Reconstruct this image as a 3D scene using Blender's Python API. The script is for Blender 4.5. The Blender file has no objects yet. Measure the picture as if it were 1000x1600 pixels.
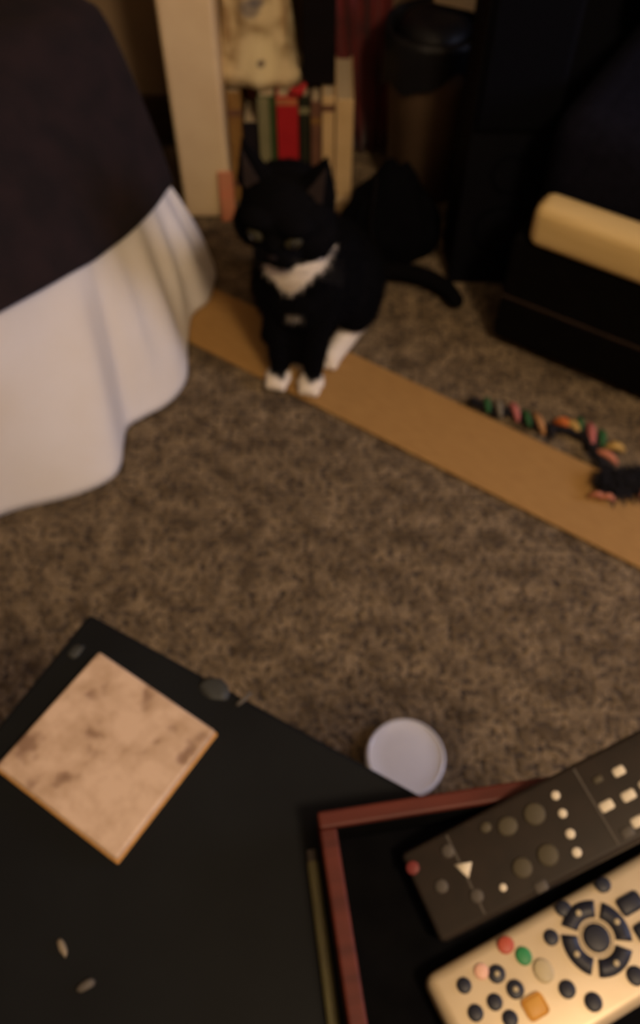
import bpy, bmesh, math, random
import numpy as np
from mathutils import Vector, Matrix, Quaternion, noise as mnoise

random.seed(7)
rng = np.random.default_rng(7)
C = bpy.context.scene.collection
SC = bpy.context.scene
PI = math.pi

# ------------------------------------------------------------------ camera
F = 1350.0                      # focal length in pixels of the 1000x1600 frame
PITCH = math.radians(55)        # looking down
CAMZ = 1.05
cam = bpy.data.cameras.new('camera')
cam.sensor_fit = 'HORIZONTAL'
cam.sensor_width = 36.0
cam.lens = 36.0 * F / 1000.0
cam.clip_start = 0.02
cam.clip_end = 50
cam.dof.use_dof = True          # the phone missed its focus: everything is soft
cam.dof.focus_distance = 0.22
cam.dof.aperture_fstop = 22.0
camo = bpy.data.objects.new('camera', cam)
C.objects.link(camo)
camo.location = (0, 0, CAMZ)
camo.rotation_euler = (math.radians(90) - PITCH, 0, 0)
SC.camera = camo

# ------------------------------------------------------------------ world, lamps, exposure
w = bpy.data.worlds.new('world')
SC.world = w
w.use_nodes = True
w.node_tree.nodes['Background'].inputs[0].default_value = (0.01, 0.01, 0.014, 1)
w.node_tree.nodes['Background'].inputs[1].default_value = 0.2


def lamp(name, kind, loc, energy, color, size, target=None):
    l = bpy.data.lights.new(name, kind)
    l.energy = energy
    l.color = color
    if kind == 'AREA':
        l.size = size
    else:
        l.shadow_soft_size = size
    o = bpy.data.objects.new(name, l)
    C.objects.link(o)
    o.location = loc
    if target is not None:
        o.rotation_euler = (Vector(target) - Vector(loc)).to_track_quat('-Z', 'Y').to_euler()
    return o


lamp('floor_lamp_bulb', 'POINT', (.60, -.45, 1.90), 84.0, (1.0, 0.75, 0.48), 0.14)
lamp('television_glow', 'AREA', (1.80, .40, 1.00), 15.0, (0.64, 0.69, 1.0), 0.6, (-0.4, 0.8, 0.15))

vs = SC.view_settings
SC.display_settings.display_device = 'sRGB'
vs.view_transform = 'Standard'
vs.look = 'None'
vs.exposure = 0.0
vs.gamma = 1.0
vs.use_curve_mapping = False

# ------------------------------------------------------------------ helpers
CP, SP = math.cos(PITCH), math.sin(PITCH)


def ray(u, v):
    a, b = (u - 500) / F, (800 - v) / F
    return Vector((a, CP + SP * b, -SP + CP * b))


def atz(u, v, z=0.0):
    """real point at height z seen at that place of the photograph"""
    d = ray(u, v)
    return Vector((0, 0, CAMZ)) + d * ((z - CAMZ) / d.z)


def aty(u, v, y):
    d = ray(u, v)
    return Vector((0, 0, CAMZ)) + d * (y / d.y)


def atplane(u, v, p0, n):
    d = ray(u, v)
    o = Vector((0, 0, CAMZ))
    return o + d * ((Vector(p0) - o).dot(n) / d.dot(n))


def lin(c):
    return tuple(((x / 255) / 12.92 if x / 255 <= 0.04045 else ((x / 255 + 0.055) / 1.055) ** 2.4) for x in c)


def mat(name, col, rough=0.7, col2=None, scale=30.0, detail=4.0, bump=0.0, bscale=None, spec=0.3,
        metallic=0.0, sheen=0.0, contrast=(0.35, 0.65), stretch=None, coat=0.0):
    m = bpy.data.materials.new(name)
    m.use_nodes = True
    nt = m.node_tree
    b = nt.nodes['Principled BSDF']
    b.inputs['Base Color'].default_value = (*col, 1)
    b.inputs['Roughness'].default_value = rough
    b.inputs['Specular IOR Level'].default_value = spec
    b.inputs['Metallic'].default_value = metallic
    b.inputs['Sheen Weight'].default_value = sheen
    b.inputs['Coat Weight'].default_value = coat
    tc = nt.nodes.new('ShaderNodeTexCoord')
    src = tc.outputs['Object']
    if stretch:
        mp = nt.nodes.new('ShaderNodeMapping')
        mp.inputs['Scale'].default_value = stretch
        nt.links.new(src, mp.inputs['Vector'])
        src = mp.outputs['Vector']
    if col2 is not None:
        n = nt.nodes.new('ShaderNodeTexNoise')
        n.inputs['Scale'].default_value = scale
        n.inputs['Detail'].default_value = detail
        nt.links.new(src, n.inputs['Vector'])
        r = nt.nodes.new('ShaderNodeValToRGB')
        r.color_ramp.elements[0].position = contrast[0]
        r.color_ramp.elements[1].position = contrast[1]
        r.color_ramp.elements[0].color = (*col, 1)
        r.color_ramp.elements[1].color = (*col2, 1)
        nt.links.new(n.outputs['Fac'], r.inputs['Fac'])
        nt.links.new(r.outputs['Color'], b.inputs['Base Color'])
    if bump > 0:
        n2 = nt.nodes.new('ShaderNodeTexNoise')
        n2.inputs['Scale'].default_value = bscale or scale * 3
        n2.inputs['Detail'].default_value = 5
        nt.links.new(src, n2.inputs['Vector'])
        bp = nt.nodes.new('ShaderNodeBump')
        bp.inputs['Strength'].default_value = bump
        bp.inputs['Distance'].default_value = 0.004
        nt.links.new(n2.outputs['Fac'], bp.inputs['Height'])
        nt.links.new(bp.outputs['Normal'], b.inputs['Normal'])
    return m


def attr_mat(name, rough=0.9, spec=0.15, sheen=0.0):
    m = bpy.data.materials.new(name)
    m.use_nodes = True
    nt = m.node_tree
    b = nt.nodes['Principled BSDF']
    b.inputs['Roughness'].default_value = rough
    b.inputs['Specular IOR Level'].default_value = spec
    b.inputs['Sheen Weight'].default_value = sheen
    a = nt.nodes.new('ShaderNodeAttribute')
    a.attribute_name = 'Col'
    nt.links.new(a.outputs['Color'], b.inputs['Base Color'])
    return m


def mesh_obj(name, verts, faces, m, parent=None, smooth=False):
    me = bpy.data.meshes.new(name)
    me.from_pydata([tuple(v) for v in verts], [], faces)
    me.update()
    if smooth:
        for p in me.polygons:
            p.use_smooth = True
    if m:
        me.materials.append(m)
    o = bpy.data.objects.new(name, me)
    C.objects.link(o)
    if parent:
        o.parent = parent
    return o


def bm_obj(name, bm, m, parent=None, smooth=False):
    me = bpy.data.meshes.new(name)
    bm.normal_update()
    bm.to_mesh(me)
    bm.free()
    if smooth:
        for p in me.polygons:
            p.use_smooth = True
    if m:
        me.materials.append(m)
    o = bpy.data.objects.new(name, me)
    C.objects.link(o)
    if parent:
        o.parent = parent
    return o


def tag(o, label=None, cat=None, group=None, kind=None):
    if label:
        o['label'] = label
    if cat:
        o['category'] = cat
    if group:
        o['group'] = group
    if kind:
        o['kind'] = kind
    return o


def thing(name, label, cat, loc=(0, 0, 0), rz=0.0, group=None):
    o = bpy.data.objects.new(name, None)
    o.empty_display_size = 0.02
    C.objects.link(o)
    o.location = loc
    o.rotation_euler = (0, 0, rz)
    return tag(o, label, cat, group)


def box_bm(x0, x1, y0, y1, z0, z1, bevel=0.0, seg=2, bm=None):
    own = bm or bmesh.new()
    r = bmesh.ops.create_cube(own, size=1.0)
    for v in r['verts']:
        v.co.x = x0 + (v.co.x + .5) * (x1 - x0)
        v.co.y = y0 + (v.co.y + .5) * (y1 - y0)
        v.co.z = z0 + (v.co.z + .5) * (z1 - z0)
    if bevel > 0:
        es = list({e for v in r['verts'] for e in v.link_edges})
        bmesh.ops.bevel(own, geom=es, offset=bevel, segments=seg, affect='EDGES', profile=0.5)
    return own


def lathe_bm(profile, seg=40, bm=None):
    bm = bm or bmesh.new()
    rings = []
    for r, z in profile:
        if r < 1e-6:
            rings.append([bm.verts.new((0, 0, z))])
        else:
            rings.append([bm.verts.new((r * math.cos(2 * PI * i / seg), r * math.sin(2 * PI * i / seg), z)) for i in range(seg)])
    for a, b in zip(rings, rings[1:]):
        for i in range(seg):
            j = (i + 1) % seg
            if len(a) == 1 and len(b) == 1:
                continue
            if len(a) == 1:
                bm.faces.new((a[0], b[j], b[i]))
            elif len(b) == 1:
                bm.faces.new((a[i], a[j], b[0]))
            else:
                bm.faces.new((a[i], a[j], b[j], b[i]))
    return bm


def tube_bm(pts, rad, seg=10, bm=None):
    bm = bm or bmesh.new()
    pts = [Vector(p) for p in pts]
    rads = rad if isinstance(rad, (list, tuple)) else [rad] * len(pts)
    rings = []
    up = Vector((0, 0, 1))
    for i, p in enumerate(pts):
        d = (pts[min(i + 1, len(pts) - 1)] - pts[max(i - 1, 0)]).normalized()
        s = d.cross(up)
        if s.length < 1e-4:
            s = d.cross(Vector((0, 1, 0)))
        s.normalize()
        t = s.cross(d)
        rings.append([bm.verts.new(p + (s * math.cos(2 * PI * k / seg) + t * math.sin(2 * PI * k / seg)) * rads[i]) for k in range(seg)])
    for a, b in zip(rings, rings[1:]):
        for k in range(seg):
            j = (k + 1) % seg
            bm.faces.new((a[k], a[j], b[j], b[k]))
    bm.faces.new(rings[0][::-1])
    bm.faces.new(rings[-1])
    return bm


def catmull(pts, n):
    pts = [np.array(p, dtype=float) for p in pts]
    P = [2 * pts[0] - pts[1]] + pts + [2 * pts[-1] - pts[-2]]
    segs = len(pts) - 1
    out = []
    for k in range(n):
        t = k / (n - 1) * segs
        i = min(int(t), segs - 1)
        f = t - i
        p0, p1, p2, p3 = P[i], P[i + 1], P[i + 2], P[i + 3]
        out.append(0.5 * ((2 * p1) + (-p0 + p2) * f + (2 * p0 - 5 * p1 + 4 * p2 - p3) * f * f + (-p0 + 3 * p1 - 3 * p2 + p3) * f ** 3))
    return out


def grid_faces(nu, nv):
    return [(i * nv + j, (i + 1) * nv + j, (i + 1) * nv + j + 1, i * nv + j + 1) for i in range(nu - 1) for j in range(nv - 1)]


def solid(o, t, off=-1):
    md = o.modifiers.new('thickness', 'SOLIDIFY')
    md.thickness = t
    md.offset = off
    return o


# ------------------------------------------------------------------ materials
M = dict(
    wall=mat('wall_paint', (.30, .21, .13), .9, (.25, .17, .10), 8, bump=.05),
    ceil=mat('ceiling_paint', (.6, .55, .48), .9, (.56, .51, .45), 8),
    skirting=mat('dark_skirting', (.05, .03, .02), .6, (.035, .02, .015), 30),
    backing=mat('carpet_backing', (.05, .038, .028), 1.0, (.03, .022, .018), 60),
    cream=mat('cream_paint', (.72, .55, .33), .6, (.66, .49, .29), 14, bump=.05),
    board=mat('tan_board', (.33, .185, .058), .75, (.285, .155, .048), 40, bump=.1, stretch=(1, 6, 1)),
    sheet=mat('white_sheet', (.70, .67, .66), .9, (.66, .61, .56), 6, bump=.15, bscale=160, sheen=.1),
    blanket=mat('plum_blanket', (.014, .007, .0085), .95, (.008, .0045, .006), 22, bump=.4, bscale=120),
    mattress=mat('mattress_ticking', (.35, .32, .28), .9, (.3, .27, .24), 30),
    wood_dark=mat('dark_wood', (.03, .018, .012), .6, (.02, .012, .008), 20, stretch=(1, 8, 1)),
    table=mat('black_table', (.0065, .0075, .009), .6, (.0045, .005, .0062), 9, spec=.10, bump=.05, bscale=40),
    cork=mat('cork_base', (.50, .27, .08), .9, (.40, .2, .06), 300),
    tray=mat('red_wood', (.085, .018, .012), .55, (.055, .012, .009), 18, stretch=(1, 7, 7), spec=.2),
    tray_in=mat('black_lining', (.003, .003, .0036), .95, (.002, .002, .0026), 50, spec=.03),
    rem_black=mat('black_plastic', (.024, .018, .015), .55, (.019, .015, .013), 60, spec=.2),
    rem_groove=mat('grey_seam', (.07, .062, .055), .6, (.06, .05, .045), 60),
    silver=mat('silver_plastic', (.50, .40, .27), .42, (.46, .365, .24), 50, metallic=.25, spec=.5),
    btn_dark=mat('dark_blue_rubber', (.012, .013, .022), .5, (.009, .010, .018), 80),
    btn_white=mat('white_rubber', (.62, .56, .46), .6, (.56, .5, .42), 80),
    btn_dim=mat('dull_rubber', (.065, .055, .036), .6, (.055, .045, .03), 80),
    btn_red=mat('red_rubber', (.36, .07, .04), .5, (.3, .05, .03), 80),
    btn_dull_red=mat('dull_red_rubber', (.16, .03, .03), .5, (.13, .025, .025), 80),
    btn_green=mat('green_rubber', (.03, .20, .07), .5, (.02, .16, .05), 80),
    btn_yellow=mat('amber_rubber', (.50, .26, .05), .5, (.44, .22, .04), 80),
    btn_pale=mat('pale_rubber', (.40, .33, .20), .5, (.35, .29, .18), 80),
    btn_pink=mat('pink_rubber', (.62, .36, .27), .5, (.56, .32, .24), 80),
    lid=mat('glossy_white_plastic', (.90, .90, .90), .28, (.84, .84, .86), 18, spec=.6, bump=.2, bscale=26, coat=.4),
    pages=mat('paper_pages', (.45, .36, .24), .9, (.38, .3, .2), 200, stretch=(40, 1, 1)),
    b_gold=mat('golden_cover', (.27, .15, .045), .6, (.2, .10, .03), 20),
    b_black=mat('black_cover', (.010, .007, .012), .6, (.007, .005, .009), 20),
    b_salmon=mat('salmon_cover', (.45, .14, .06), .6, (.30, .12, .06), 30),
    b_greygreen=mat('grey_green_cover', (.22, .20, .11), .6, (.18, .17, .09), 24),
    b_green=mat('green_cover', (.045, .07, .02), .6, (.03, .05, .015), 24),
    b_red=mat('red_cover', (.42, .016, .022), .55, (.36, .012, .018), 24),
    b_dgreen=mat('dark_green_cover', (.02, .022, .012), .6, (.015, .016, .01), 24),
    b_brown=mat('brown_cover', (.16, .075, .045), .6, (.12, .055, .035), 24),
    b_cream=mat('cream_cover', (.60, .42, .22), .6, (.52, .36, .18), 18),
    pink=mat('pink_cover', (.55, .19, .10), .7, (.47, .2, .10), 26),
    curtain=mat('dark_red_cloth', (.14, .014, .012), .9, (.06, .007, .008), 14, bump=.2, sheen=.1),
    black_box=mat('black_card', (.006, .004, .005), .9, (.004, .003, .004), 20, spec=.1),
    bin=mat('brown_plastic', (.15, .095, .055), .5, (.11, .07, .042), 12, spec=.4),
    bag=mat('black_film', (.004, .004, .005), .5, (.003, .003, .004), 20, bump=.3, bscale=30, spec=.3),
    speaker=mat('black_laminate', (.003, .003, .005), .7, (.0024, .0024, .004), 20, spec=.08),
    grille=mat('black_cloth', (.0025, .0025, .004), .95, (.002, .002, .003), 200, spec=.04),
    cushion=mat('navy_fabric', (.006, .006, .012), .95, (.004, .004, .008), 90, bump=.3, spec=.05),
    chair_base=mat('black_fabric', (.0035, .003, .003), .95, (.0025, .002, .002), 60, spec=.04),
    rail=mat('cream_wood', (.62, .45, .20), .5, (.56, .40, .17), 10, stretch=(1, 8, 8), spec=.35),
    cord=mat('dark_cord', (.007, .006, .008), .95, (.005, .004, .006), 120),
    rb_salmon=mat('salmon_ribbon', (.46, .17, .10), .8, (.4, .14, .08), 60),
    rb_pink=mat('pink_ribbon', (.42, .13, .12), .8, (.36, .11, .1), 60),
    rb_tan=mat('tan_ribbon', (.40, .21, .09), .8, (.34, .17, .07), 60),
    rb_orange=mat('orange_ribbon', (.46, .12, .02), .8, (.4, .1, .02), 60),
    rb_yellow=mat('yellow_ribbon', (.42, .27, .08), .8, (.36, .22, .06), 60),
    rb_green=mat('green_ribbon', (.025, .075, .025), .8, (.02, .1, .03), 60),
    rb_grey=mat('grey_ribbon', (.17, .15, .11), .8, (.14, .12, .09), 60),
    pencil=mat('green_paint', (.16, .15, .07), .5, (.13, .12, .06), 60),
    pencil_wood=mat('pencil_wood', (.3, .2, .1), .8, (.25, .16, .08), 60),
    crumb=mat('pale_crumb', (.22, .18, .13), .9, (.16, .13, .10), 200),
    film=mat('grey_film', (.016, .018, .018), .7, (.022, .024, .024), 60, spec=.5),
    eye=mat('olive_eye', (.035, .031, .016), .5, (.028, .024, .012), 200, spec=.15),
    pupil=mat('black_pupil', (.003, .003, .003), .2, (.002, .002, .002), 100, spec=.5),
    nose=mat('dark_nose', (.008, .005, .005), .7, (.006, .004, .004), 200, spec=.1),
    ear_in=mat('dark_inner_ear', (.025, .016, .015), .9, (.02, .012, .012), 100),
    whisker=mat('white_whisker', (.12, .11, .10), .6, (.1, .09, .085), 100),
)
FUR = attr_mat('cat_fur', .95, .03)
PILE = attr_mat('carpet_yarn', .95, .08)

# ------------------------------------------------------------------ the room
RX0, RX1, RY0, RY1, RZ = -2.2, 2.1, -1.7, 1.72, 2.4


def struct(name, bm, m, parent=None):
    o = bm_obj(name, bm, m, parent)
    if parent is None:
        o['kind'] = 'structure'
    return o


struct('floor', box_bm(RX0 - .1, RX1 + .1, RY0 - .1, RY1 + .1, -.1, -.004), M['backing'])
struct('ceiling', box_bm(RX0 - .1, RX1 + .1, RY0 - .1, RY1 + .1, RZ, RZ + .1), M['ceil'])
struct('wall_back', box_bm(RX0 - .1, RX1 + .1, RY1, RY1 + .1, -.1, RZ + .1), M['wall'])
struct('wall_front', box_bm(RX0 - .1, RX1 + .1, RY0 - .1, RY0, -.1, RZ + .1), M['wall'])
struct('wall_left', box_bm(RX0 - .1, RX0, RY0, RY1, -.1, RZ + .1), M['wall'])
struct('wall_right', box_bm(RX1, RX1 + .1, RY0, RY1, -.1, RZ + .1), M['wall'])
struct('baseboard_back', box_bm(RX0, RX1, RY1 - .014, RY1, -.004, .09, .004), M['skirting'])
# boxed-in cream upright on the back wall
struct('trim_1', box_bm(-.262, -.170, 1.44, RY1 - .016, -.004, 1.5, .008, 3), M['cream'])

# carpet pile: small yarn tufts, mottled brown and grey-brown
xs = np.arange(-1.0, 1.15, .0082)
ys = np.arange(-.25, 1.68, .0082)
gx, gy = np.meshgrid(xs, ys)
n = gx.size
px = gx.ravel() + rng.uniform(-.003, .003, n)
py = gy.ravel() + rng.uniform(-.003, .003, n)
hgt = rng.uniform(.0032, .0050, n)
rad = rng.uniform(.0048, .0066, n)
rot = rng.uniform(0, 2 * PI, n)
lx, ly = rng.uniform(-.003, .003, n), rng.uniform(-.003, .003, n)
V = np.zeros((n, 5, 3))
for k in range(4):
    V[:, k, 0] = px + rad * np.cos(rot + k * PI / 2)
    V[:, k, 1] = py + rad * np.sin(rot + k * PI / 2)
    V[:, k, 2] = -.0038
V[:, 4, 0], V[:, 4, 1], V[:, 4, 2] = px + lx, py + ly, -.0038 + hgt
base = np.arange(n)[:, None] * 5
FF = np.concatenate([base + np.array([[k, (k + 1) % 4, 4]]) for k in range(4)], axis=1).reshape(-1, 3)
me = bpy.data.meshes.new('carpet_pile')
me.vertices.add(n * 5)
me.vertices.foreach_set('co', V.ravel())
me.loops.add(len(FF) * 3)
me.loops.foreach_set('vertex_index', FF.ravel().astype(np.int32))
me.polygons.add(len(FF))
me.polygons.foreach_set('loop_start', np.arange(0, len(FF) * 3, 3, dtype=np.int32))
me.update(calc_edges=True)
mix = np.empty(n)
for i in range(n):
    mix[i] = mnoise.noise((px[i] * 34, py[i] * 34, 0)) * .75 + mnoise.noise((px[i] * 14, py[i] * 14, 3)) * .22
mix = np.clip(.5 + mix + rng.normal(0, .10, n), 0, 1)[:, None]
ca, cb = np.array([[.078, .056, .035]]), np.array([[.215, .158, .098]])
colr = ca * (1 - mix) + cb * mix
col4 = np.ones((n, 5, 4))
col4[:, :, :3] = colr[:, None, :]
at = me.color_attributes.new('Col', 'FLOAT_COLOR', 'POINT')
at.data.foreach_set('color', col4.astype(np.float32).ravel())
me.materials.append(PILE)
pile = bpy.data.objects.new('carpet_pile', me)
C.objects.link(pile)
tag(pile, 'mottled grey-brown carpet pile covering the whole floor', 'carpet', kind='stuff')

# ------------------------------------------------------------------ tan strip across the carpet
a0, a1 = Vector((-.30, 1.225, 0)), Vector((.82, .475, 0))
ang = math.atan2(a1.y - a0.y, a1.x - a0.x)
L = (a1 - a0).length
bm = box_bm(0, L, -.066, .066, 0, .005, .002, 2)
strip = bm_obj('floor_strip', bm, M['board'])
strip.location = (a0.x, a0.y - .005, -.0005)
strip.rotation_euler = (0, 0, ang)
tag(strip, 'flat smooth tan strip lying diagonally across the carpet under the cat', 'strip')

# ------------------------------------------------------------------ bed, sheet and blanket
bd = Vector((.45, .893, 0))         # along the bed side
bo = Vector((.893, -.45, 0))        # outwards, towards the room
bed = thing('bed', 'low bed at the left, hidden under plum blanket and white sheet', 'bed', (-.315, 1.245, 0), math.atan2(bd.y, bd.x))
bm_obj('mattress', box_bm(-1.75, -.03, .03, .72, .24, .43, .04, 3), M['mattress'], bed, True)
bm_obj('bed_base', box_bm(-1.74, -.05, .05, .70, .12, .24, .01), M['wood_dark'], bed)
for x in (-1.68, -.14):
    for y in (.11, .63):
        bm_obj('leg', box_bm(x - .025, x + .025, y - .025, y + .025, -.002, .12, .004), M['wood_dark'], bed)

NS, NT = 90, 26
pairs = [(-260, 950, -260, 640), (-120, 870, -120, 550), (0, 806, 0, 482), (110, 776, 70, 445), (165, 752, 110, 422),
         (188, 728, 130, 412), (193, 695, 142, 405), (200, 668, 150, 400), (225, 650, 165, 388), (270, 625, 190, 370),
         (290, 590, 212, 350), (295, 545, 228, 334), (293, 515, 240, 320), (303, 490, 247, 310), (325, 468, 255, 298),
         (338, 440, 262, 290), (333, 415, 267, 288)]
ts = [tuple(atz(c, d_, .30 - .10 * max(0, c) / 266)) for a, b_, c, d_ in pairs]
bs = [tuple(atz(a, b_, .006)) for a, b_, c, d_ in pairs]
TS, BS = catmull(ts, NS), catmull(bs, NS)
sv = []
for i in range(NS):
    s = i / (NS - 1)
    t0, b0 = Vector(TS[i]), Vector(BS[i])
    t0 = t0 + Vector((0, 0, .010)) - bo * .012      # runs on up under the blanket
    for j in range(NT):
        t = j / (NT - 1)
        p = t0.lerp(b0, t)
        p += bo * (.008 * math.sin(PI * t))
        fold = .007 * math.sin(s * 52 + .6) * (1 if s > .52 else .2) + .004 * math.sin(s * 23 + 2)
        p += bo * fold * math.sin(PI * min(1, t * 1.1) * .9)
        sv.append(p)
sheet = mesh_obj('bed_sheet', sv, grid_faces(NS, NT), M['sheet'], None, True)
solid(sheet, .0022, 0)
tag(sheet, 'white cotton sheet hanging in soft folds from the bed down to the carpet', 'sheet')

# blanket: hem, side and top
cols = []
for i in range(0, NS, 3):
    h = Vector(TS[i])
    cols.append((h + bo * .008, h.z))
corner_h = cols[-1][0]
hem = [c[0] for c in cols]
ext = [Vector((-.305, 1.335, .20)), Vector((-.40, 1.40, .20)), Vector((-.60, 1.51, .21)), Vector((-.85, 1.63, .21))]
hem += ext
edge = []
ce = Vector((-.318, 1.315, .46))
for k, h in enumerate(hem[:len(cols)]):
    f = k / (len(cols) - 1)
    a = Vector((-.80, .36, .465))
    edge.append(a.lerp(ce, f ** .9) + Vector((0, 0, .006 * math.sin(k * 1.3))))
edge += [Vector((-.345, 1.345, .46)), Vector((-.42, 1.37, .46)), Vector((-.61, 1.46, .46)), Vector((-.85, 1.57, .46))]
inner = Vector((-.95, 1.0, .47))
bv, NBV = [], 14
for k, (h, e) in enumerate(zip(hem, edge)):
    for j in range(8):
        t = j / 7
        p = h.lerp(e, t)
        p += (bo if k < len(cols) else Vector((-.3, .95, 0))) * (.010 * math.sin(PI * t) + .004 * math.sin(k * .9 + t * 3) * t)
        bv.append(p)
    for j in range(1, NBV - 7):
        t = j / (NBV - 8)
        p = e.lerp(inner, t * .98)
        p.z += .010 * math.sin(t * 9 + k * .5) * min(1, t * 3) + .012 * min(1, t * 4)
        bv.append(p)
blanket = mesh_obj('blanket', bv, grid_faces(len(hem), NBV), M['blanket'], None, True)
solid(blanket, .010, 0)
sd = blanket.modifiers.new('soft', 'SUBSURF')
sd.levels = sd.render_levels = 1
tag(blanket, 'dark plum blanket spread over the bed above the white sheet', 'blanket')

# ------------------------------------------------------------------ books by the back wall
def book(x0, x1, y0, z1, depth, m, label, extra=None, cat='book', group='books standing in a row by the wall', lean=0.0):
    t = thing('book', label, cat, ((x0 + x1) / 2, y0, -.001), 0, group)
    t.rotation_euler = (0, lean, 0)
    hw = (x1 - x0) / 2 - .0006
    bm = bmesh.new()
    box_bm(-hw, hw, 0, .003, 0, z1, .0012, 2, bm)                       # spine
    for s in (-1, 1):
        a, b = sorted((s * hw, s * (hw - .0025)))
        box_bm(a, b, .002, depth, 0, z1, .0008, 1, bm)
    bm_obj('cover', bm, m, t)
    bm_obj('page_block', box_bm(-hw + .0025, hw - .0025, .003, depth - .004, .003, z1 - .004), M['pages'], t)
    if extra:
        extra(t, hw, z1)
    return t


def bands(m, zs):
    def f(t, hw, z1):
        for z in zs:
            bm_obj('spine_band', box_bm(-hw - .0002, hw + .0002, -.0008, .001, z * z1, z * z1 + .012), m, t)
    return f


def red_extra(t, hw, z1):
    bands(M['b_salmon'], [.93])(t, hw, z1)
    mesh_o = bm_obj('ribbon', tube_bm([(hw * .2, .01, z1), (hw * .7, -.002, z1 + .012), (hw * 1.3, -.004, z1 + .010), (hw * 1.7, -.004, z1 + .026)],
                                      [.004, .007, .008, .004], 8), M['b_red'], t, True)


book(-.168, -.142, 1.490, .222, .15, M['b_gold'], 'golden brown book at the left end of the row by the cream upright', bands(M['b_brown'], [.15, .8]))
book(-.141, -.112, 1.478, .172, .09, M['b_black'], 'short black book in front of the salmon one and left of the green one', bands(M['b_brown'], [.08]))
book(-.141, -.112, 1.571, .226, .11, M['b_salmon'], 'salmon orange book rising behind the short black book')


def green_extra(t, hw, z1):
    bm_obj('spine_panel', box_bm(-hw - .0003, hw * .25, -.0010, .001, 0.001, z1 - .002), M['b_greygreen'], t)['label'] = 'grey-green left half of the spine'


book(-.111, -.079, 1.470, .226, .15, M['b_green'], 'green book with grey-green spine left of the red book', green_extra)
book(-.078, -.039, 1.468, .2265, .15, M['b_red'], 'bright red book standing in the middle of the row', red_extra)
book(-.038, -.018, 1.484, .218, .15, M['b_dgreen'], 'thin dark green book right of the red book', bands(M['b_greygreen'], [.85]))
book(-.017, .003, 1.474, .214, .15, M['b_brown'], 'thin brown book left of the cream book', bands(M['b_gold'], [.8]))
book(.0035, .027, 1.466, .2275, .15, M['b_cream'], 'cream book left of its wider cream neighbour at the row end', bands(M['b_brown'], [.88]))
book(.0275, .060, 1.455, .228, .15, M['b_cream'], 'pale cream book at the right end of the row by the red curtain', bands(M['cream'], [.1]))

pk = thing('booklet', 'thin salmon pink booklet leaning on the foot of the cream upright', 'booklet', (-.176, 1.425, -.001), .12)
bm_obj('cover', box_bm(-.014, .014, 0, .004, 0, .10, .0015), M['pink'], pk)
bm_obj('page_block', box_bm(-.0125, .0125, .001, .0062, .001, .098), M['pages'], pk)
pk.rotation_euler = (-.12, 0, .1)

# slumped printed cloth bag on top of the books
bagm = bpy.data.materials.new('printed_cloth')
bagm.use_nodes = True
nt = bagm.node_tree
bs_ = nt.nodes['Principled BSDF']
bs_.inputs['Roughness'].default_value = .9
tc = nt.nodes.new('ShaderNodeTexCoord')


def blob_chain(spots, basecol):
    """print: soft-edged marks at given places (object coordinates)"""
    prev = None
    n0 = nt.nodes.new('ShaderNodeTexNoise')
    n0.inputs['Scale'].default_value = 26
    nt.links.new(tc.outputs['Object'], n0.inputs['Vector'])
    r0 = nt.nodes.new('ShaderNodeValToRGB')
    r0.color_ramp.elements[0].position, r0.color_ramp.elements[1].position = .36, .6
    r0.color_ramp.elements[0].color = (.34, .24, .12, 1)
    r0.color_ramp.elements[1].color = (*basecol, 1)
    nt.links.new(n0.outputs['Fac'], r0.inputs['Fac'])
    prev = r0.outputs['Color']
    for (x, z, rx, rz, c, f0) in spots:
        mp = nt.nodes.new('ShaderNodeMapping')
        mp.inputs['Location'].default_value = (-x / rx, 0, -z / rz)
        mp.inputs['Scale'].default_value = (1 / rx, 0, 1 / rz)
        nt.links.new(tc.outputs['Object'], mp.inputs['Vector'])
        ln = nt.nodes.new('ShaderNodeVectorMath')
        ln.operation = 'LENGTH'
        nt.links.new(mp.outputs['Vector'], ln.inputs[0])
        mr = nt.nodes.new('ShaderNodeMapRange')
        mr.inputs['From Min'].default_value = 1.0
        mr.inputs['From Max'].default_value = .55
        mr.inputs['To Max'].default_value = f0
        nt.links.new(ln.outputs['Value'], mr.inputs['Value'])
        mx = nt.nodes.new('ShaderNodeMixRGB')
        mx.inputs['Color2'].default_value = (*c, 1)
        nt.links.new(mr.outputs['Result'], mx.inputs['Fac'])
        nt.links.new(prev, mx.inputs['Color1'])
        prev = mx.outputs['Color']
    nt.links.new(prev, bs_.inputs['Base Color'])


blob_chain([(.004, .047, .044, .052, (.74, .62, .38), 1.0),
            (-.008, .135, .022, .020, (.15, .13, .13), .8), (.004, .143, .016, .010, (.12, .11, .13), .8),
            (.006, .046, .009, .009, (.17, .12, .09), .9),
            (-.050, .105, .009, .040, (.28, .16, .06), .7), (.048, .13, .010, .05, (.42, .27, .13), .6)], (.66, .53, .32))
tb = thing('cloth_bag', 'cream printed cloth bag slumped upright on top of the books', 'bag', (-.108, 1.545, .2262), 0)
bm = bmesh.new()
NZ, NA = 26, 48
rings = []
for j in range(NZ):
    t = j / (NZ - 1)
    z = t * .40
    wx = .070 - .008 * math.sin(t * 5) + (.006 if t < .05 else 0) - .02 * t
    wy = .055 * (1 - .25 * t)
    ring = []
    for i in range(NA):
        a = 2 * PI * i / NA
        k = 1 + .06 * math.sin(a * 7 + t * 4) + .04 * math.sin(a * 11 - t * 7)
        cx, sx = math.cos(a), math.sin(a)
        q = (abs(cx) ** 3 + abs(sx) ** 3) ** (-1 / 3)
        ring.append(bm.verts.new((wx * cx * q * k, wy * sx * q * k, z + .002)))
    rings.append(ring)
for a, b in zip(rings, rings[1:]):
    for i in range(NA):
        bm.faces.new((a[i], a[(i + 1) % NA], b[(i + 1) % NA], b[i]))
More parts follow.
